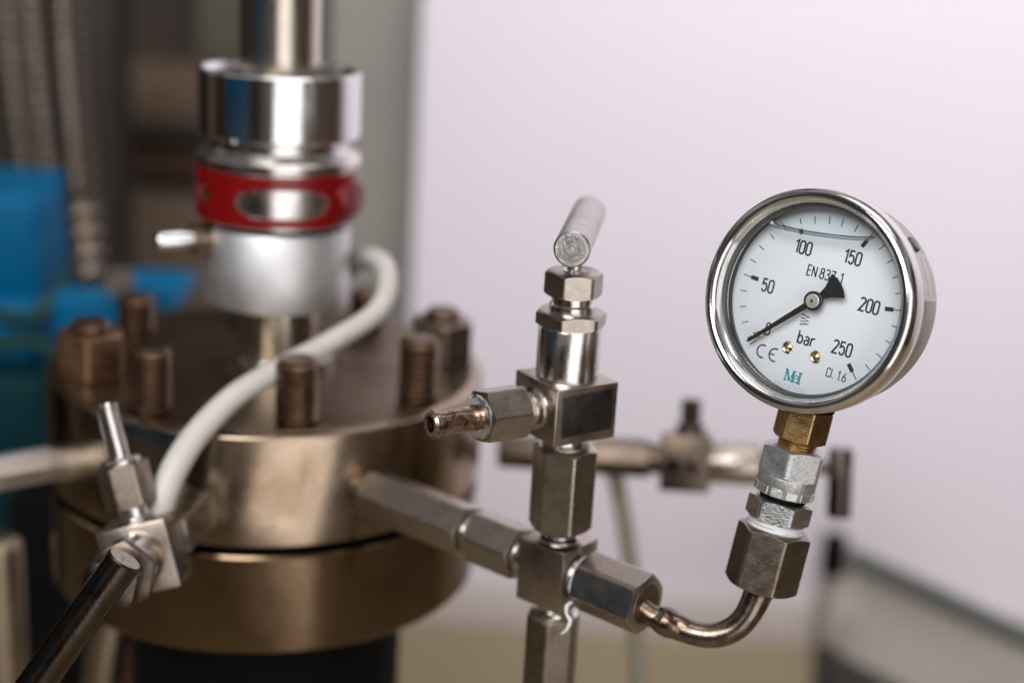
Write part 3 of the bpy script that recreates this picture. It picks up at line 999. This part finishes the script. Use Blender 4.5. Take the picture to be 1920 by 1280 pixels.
TL = Sc @ Matrix.Rotation(R(-90 + 66), 4, 'Z') @ Matrix.Translation((34.2, 0, 79)) @ Matrix.Rotation(R(90), 4, 'Y')
MB().lathe([(8.0, -2), (8.0, 1.6), (7.0, 2.8), (3.5, 3.4), (.01, 3.4)], 40, TL).build('lock_button', M['red'], sd)
MB().lathe([(29, 100.5), (32.4, 101.2), (33.0, 102), (33.0, 126.6), (32.4, 127.4), (31.0, 127.5), (30.2, 126.6), (29.5, 125)], 128, Sc, cap1=False).build('chrome_collar', M['chrome'], sd)
MB().lathe([(30.0, 124.8), (.01, 124.8)], 96, Sc, cap0=False).build('collar_floor', M['steel_dark'], sd)
MB().lathe([(16.2, 124.5), (16.2, 250)], 96, Sc).build('rod', M['rod_steel'], sd)
# side pin at left
TPn = Sc @ Matrix.Rotation(R(-90 - 60), 4, 'Z') @ Matrix.Translation((0, 0, 59)) @ Matrix.Rotation(R(90), 4, 'Y')
MB().lathe([(6.3, 28), (6.3, 36.5), (5.4, 37.2)], 40, TPn).build('pin_boss', M['flange'], sd)
MB().lathe([(4.0, 36), (4.0, 50), (3.4, 51.2), (2, 51.8)], 40, TPn).build('side_pin', M['chrome'], sd)

# ================================================================== WHITE HOSE
hp = [P(640, 520, .625), P(662, 494, .614), P(694, 482, .602), P(722, 500, .592), P(726, 543, .583), P(700, 590, .573), P(618, 642, .558), P(532, 688, .544), P(446, 738, .531),
      P(378, 803, .518), P(334, 866, .510), P(308, 925, .507), P(294, 985, .507), P(290, 1040, .510)]
hmat = Matrix.Translation(hp[-1])
hz = MB().tube([(p - hp[-1]) / MM for p in hp], [4.3] * 7 + [4.4, 4.6, 4.8, 5, 5.1, 5.1, 5.1], 36).build('white_hose', M['hose'], matrix=hmat)
tag(hz, 'thick white rubber hose curving across the flange from the stirrer housing', 'hose')

# ================================================================== FITTING AT LEFT EDGE
lf0, lf1 = P(152, 858, .600), P(-60, 896, .56)
lf = thing('hex_fitting', frame(lf0, lf1 - lf0, (0, 0, 1)), 'pale blurred hex rod fitting entering the flange from the left edge', 'pipe fitting')
MB().hexp(13.5, 6, 90, Matrix.Rotation(R(10), 4, 'Z'), 30).build('hex_body', M['alu'], lf)
MB().lathe([(4.2, -10), (4.2, 3), (5.8, 6.5)], 32).build('tip', M['steel'], lf)

# ================================================================== REAR VALVE ASSEMBLY
BD = .655
sB = FPX / BD / 1000      # px per mm


def axis_at(px, py, d=BD):
    return P(px, py, d)


r0, r1 = P(900, 842, BD + .012), P(1440, 872, BD - .012)
ax = (r1 - r0).normalized()
rv = thing('rear_valve', frame(P(1285, 863, BD), ax, CU), 'blurred brown steel valve block on a horizontal pipe behind the gauge fittings', 'valve')
inv_r = rv.matrix_world.inverted()


def at_r(px, py, d=BD):
    return (inv_r @ P(px, py, d)) / MM


def xr(px):
    return at_r(px, 842 + (px - 900) * .0556).z


toC = inv_r.to_3x3() @ (CAM - P(1285, 863, BD)).normalized()
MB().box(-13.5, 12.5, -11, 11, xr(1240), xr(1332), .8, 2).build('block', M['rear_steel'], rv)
for px in (1262, 1300):
    q = at_r(px, 872)
    Td = frame((q.x, q.y, q.z), toC)
    MB().lathe([(3.2, 10.0), (3.2, 11.6), (2.6, 11.8)], 24, Td).build('screw_hole', M['black'], rv)
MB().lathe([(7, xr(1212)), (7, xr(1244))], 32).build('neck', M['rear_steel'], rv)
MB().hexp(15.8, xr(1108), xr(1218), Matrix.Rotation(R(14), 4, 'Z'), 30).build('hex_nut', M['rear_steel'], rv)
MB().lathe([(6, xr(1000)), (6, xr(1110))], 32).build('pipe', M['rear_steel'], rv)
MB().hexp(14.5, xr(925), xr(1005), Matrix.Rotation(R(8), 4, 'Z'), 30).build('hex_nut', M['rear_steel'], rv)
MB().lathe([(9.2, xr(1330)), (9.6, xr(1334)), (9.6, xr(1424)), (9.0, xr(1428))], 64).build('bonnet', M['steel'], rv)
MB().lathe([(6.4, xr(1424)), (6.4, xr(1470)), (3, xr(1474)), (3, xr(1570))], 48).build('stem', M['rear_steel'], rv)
sx = Matrix.Translation((0, 0, (xr(1292)))) @ Matrix.Rotation(R(90), 4, 'Y')
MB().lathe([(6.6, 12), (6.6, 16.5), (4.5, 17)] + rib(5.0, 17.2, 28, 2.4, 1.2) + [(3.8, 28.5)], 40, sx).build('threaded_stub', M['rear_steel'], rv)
TH = Matrix.Translation((0, 0, xr(1573))) @ Matrix.Rotation(R(90), 4, 'Y')
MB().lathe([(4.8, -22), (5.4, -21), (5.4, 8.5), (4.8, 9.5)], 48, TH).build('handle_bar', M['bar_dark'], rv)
# thin hose hanging behind
tp_ = [P(1152, 880, .70), P(1162, 930, .70), P(1172, 985, .70), P(1182, 1060, .70), P(1190, 1150, .70), P(1196, 1230, .70), P(1200, 1330, .70)]
th = MB().tube([(p - tp_[-1]) / MM for p in tp_], 4.2, 24).build('thin_hose', M['thin_hose'], matrix=Matrix.Translation(tp_[-1]))
tag(th, 'thin olive hose hanging down behind the cross block', 'hose')

# ================================================================== CORRUGATED HOSES
for label, pts, rr_ in (
        ('corrugated steel hose farthest left, behind the blue motor housing', [(14, -60), (20, 60), (34, 200), (50, 330), (66, 480)], 12),
        ('grey green corrugated steel hose, middle one of the three', [(54, -60), (62, 60), (76, 200), (92, 340), (108, 480)], 12),
        ('pinkish corrugated steel hose nearest the vessel column', [(118, -60), (124, 60), (136, 220), (152, 380), (172, 560)], 11.5)):
    d = 1.06 if rr_ > 11.8 else .86
    P3 = [P(x, y, d + .02 * i / 4) for i, (x, y) in enumerate(pts)]
    o0 = P3[-1]
    # dense resample for corrugation
    dense = []
    nseg = 88
    for i in range(nseg + 1):
        t = i / nseg * (len(P3) - 1)
        k = min(int(t), len(P3) - 2)
        f = t - k
        p0 = P3[max(k - 1, 0)]
        p1, p2 = P3[k], P3[k + 1]
        p3 = P3[min(k + 2, len(P3) - 1)]
        dense.append(.5 * ((2 * p1) + (-p0 + p2) * f + (2 * p0 - 5 * p1 + 4 * p2 - p3) * f * f + (-p0 + 3 * p1 - 3 * p2 + p3) * f ** 3))
    rad3 = [rr_ * (1.0 if i % 4 in (0, 1) else .62) for i in range(nseg + 1)]
    o = MB().tube([(p - o0) / MM for p in dense], rad3, 24, sub=1).build('corrugated_hose', M['hose_metal'], matrix=Matrix.Translation(o0), smooth=60)
    tag(o, label, 'hose', 'corrugated hoses at the left')

# ================================================================== BLUE MACHINE
bmx = thing('blue_motor', Matrix.Translation(P(10, 640, .95)), 'bright blue painted motor housing at the left edge behind the vessel', 'motor')
ib = bmx.matrix_world.inverted()


def boxpx(mb, x0, y0, x1, y1, d, depth=60, bev=3):
    """upright box whose front face spans the pixel rectangle"""
    a, b = P(x0, (y0 + y1) / 2, d), P(x1, (y0 + y1) / 2, d)
    t, l = P((x0 + x1) / 2, y0, d), P((x0 + x1) / 2, y1, d)
    c = (a + b) / 2
    w_, h_ = (b - a).length / MM / 2, (t - l).length / MM / 2
    T = Matrix(((CR.x, 0, CU.x, 0), (CR.y, 1, CU.y, 0), (CR.z, 0, CU.z, 0), (0, 0, 0, 1)))
    return c, w_, h_


def slab(name, x0, y0, x1, y1, d, mat, parent=None, depth=60, bev=3, rotz=0):
    """plumb box placed so that its front face covers about that area"""
    c, w_, h_ = boxpx(None, x0, y0, x1, y1, d)
    mb = MB().box(-w_, w_, 0, depth, -h_ / math.cos(PITCH), h_ / math.cos(PITCH), bev, 3)
    m4 = Matrix.Translation(c) @ Matrix.Rotation(R(rotz), 4, 'Z')
    return mb.build(name, mat, parent, matrix=m4)


slab('housing', -150, 365, 76, 560, .95, M['blue'], bmx, 90, 8)
slab('cover_rim', -150, 354, 62, 372, .945, M['blue'], bmx, 90, 4)
slab('lower_housing', -150, 560, 70, 720, .95, M['blue'], bmx, 90, 8)
slab('base', -150, 700, 95, 1010, .93, M['teal'], bmx, 90, 8)
for k in range(5):
    slab('cooling_fin', 100 - 8 * k, 590 + 26 * k, 190 - 14 * k, 600 + 26 * k, .93, M['blue'], bmx, 60, 2)
tag(slab('dark_cabinet', -160, -120, 215, 620, 1.25, M['box_dark'], None, 60, 4), 'near black cabinet face behind the corrugated hoses', 'cabinet')
for lb_, pp in (('dark green cable looping across the blue motor housing near the left edge', [(-20, 585, .92), (50, 600, .90), (100, 560, .90), (140, 500, .92), (150, 470, .96)]),
                ('green cable sagging below the blue clamp toward the left edge', [(-20, 650, .90), (60, 640, .89), (120, 665, .88), (190, 640, .90), (250, 660, .92)])):
    pw = [P(*p) for p in pp]
    co = MB().tube([(p - pw[0]) / MM for p in pw], 4.5, 20).build('cable', M['cable'], matrix=Matrix.Translation(pw[0]))
    tag(co, lb_, 'cable', 'green cables at the blue motor')
bc = thing('blue_clamp', Matrix.Translation(P(210, 600, .86)), 'blue painted clamp bracket behind the left studs of the flange', 'clamp')
slab('jaw', 95, 552, 226, 660, .86, M['blue'], bc, 40, 6)
slab('arm', 215, 528, 350, 562, .90, M['blue'], bc, 40, 6)
slab('lug', 290, 545, 336, 650, .89, M['blue'], bc, 30, 5)
q = P(222, 525, .84)
MB().lathe([(8, -12), (9, -10), (9, 12), (8, 14)], 32).build('clamp_bolt', M['hose_metal'], bc, matrix=frame(q, (0.3, -1, .2)))
q = P(350, 600, .80)
MB().lathe([(7, -12), (8, -10), (8, 12), (7, 14)], 32).build('clamp_knob', M['nut_brown'], bc, matrix=frame(q, (0.6, -.6, .2)))

cabm = MB().box(-250, 250, -60, 60, 0, 300, 8, 3).build('blue_cabinet', M['blue'], matrix=Matrix.Translation((-.74, .03, 1.185)) @ Matrix.Rotation(R(-48), 4, 'Z'))
tag(cabm, 'blue cabinet outside the frame, mirrored as a blue patch in the chrome collar', 'cabinet')

# ================================================================== BACKGROUND CLUTTER, LEFT
tag(slab('tan_carton', 205, 130, 430, 240, 1.60, M['box_tan'], None, 150, 4), 'pale tan carton on the shelf left of the chrome collar', 'box')
tag(slab('shelf_board', 170, 240, 470, 262, 1.58, M['box_dark'], None, 180, 3), 'dark shelf board under the pale tan carton', 'shelf')
tag(slab('reddish_carton', 200, 268, 440, 335, 1.62, M['box_red'], None, 150, 4), 'reddish brown carton below the shelf board', 'box')
tag(slab('brown_crate', 200, 380, 470, 640, 1.60, M['box_tan'], None, 150, 4), 'large dull brown crate behind the studs and the side pin', 'box')
tag(slab('olive_cabinet', 370, -80, 600, 700, 1.75, M['olive'], None, 150, 4), 'olive grey cabinet behind the stirrer column', 'cabinet')
tag(slab('red_panel', -160, 200, 30, 352, 1.3, M['redmat'], None, 40, 4), 'dark red panel above the blue motor housing', 'panel')

# lower left things
tc0 = P(12, 1130, .70)
o = MB().lathe([(7, 38), (10.5, 35), (11.2, 31), (11.2, -90)], 48).build('support_rod', M['tan_tube'], matrix=frame(P(2, 1140, .70), (0, 0, 1)))
tag(o, 'tan metal support rod at the bottom left corner', 'rod')
o = MB().tube([(0, 0, 0), (6, 0, 40), (16, 4, 85)], [9, 9, 9], 32).build('pale_tube', M['tan_tube'], matrix=Matrix.Translation(P(185, 1330, .66)))
tag(o, 'pale tan tube leaning behind the dark handle bar', 'tube')
o = slab('copper_block', 225, 1150, 345, 1340, .70, M['redmat'], None, 40, 3)
tag(o, 'dull red brown block under the left side of the vessel', 'block')
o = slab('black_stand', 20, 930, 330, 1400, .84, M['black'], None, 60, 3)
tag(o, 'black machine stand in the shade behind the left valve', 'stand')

# ================================================================== LOWER RIGHT EQUIPMENT
eq = thing('bench_scale', Matrix.Translation(P(1700, 1150, 1.200)), 'blurred grey bench instrument with sloping rail at the lower right', 'instrument')
slab('side_panel', 1548, 1045, 1600, 1250, 1.21, M['greyplastic'], eq, 50, 6)
slab('dark_slot', 1545, 1008, 1590, 1088, 1.19, M['black'], eq, 20, 4)
q = P(1590, 1130, 1.180)
MB().tubering([(7, 0), (10, 0), (10, 3), (7, 3)], 40).build('knob_ring', M['greyplastic'], eq, matrix=frame(q, (CAM - q)))
ra_, rb_ = P(1600, 1045, 1.200), P(1960, 1212, 1.080)
MB().tube([(p - ra_) / MM for p in (ra_, (ra_ + rb_) / 2, rb_)], 8.6, 24).build('sloping_rail', M['greyrail'], eq, matrix=Matrix.Translation(ra_))
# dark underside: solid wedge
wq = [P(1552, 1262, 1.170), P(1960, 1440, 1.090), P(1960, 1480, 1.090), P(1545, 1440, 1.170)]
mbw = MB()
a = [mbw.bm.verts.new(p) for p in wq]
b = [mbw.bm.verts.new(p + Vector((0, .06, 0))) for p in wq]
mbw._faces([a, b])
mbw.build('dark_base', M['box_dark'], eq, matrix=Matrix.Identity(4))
wq = [P(1600, 1070, 1.210), P(1960, 1230, 1.110), P(1960, 1470, 1.110), P(1555, 1320, 1.210)]
mbw = MB()
a = [mbw.bm.verts.new(p) for p in wq]
b = [mbw.bm.verts.new(p + Vector((0, .05, 0))) for p in wq]
mbw._faces([a, b])
mbw.build('body_panel', M['greyplastic'], eq, matrix=Matrix.Identity(4))
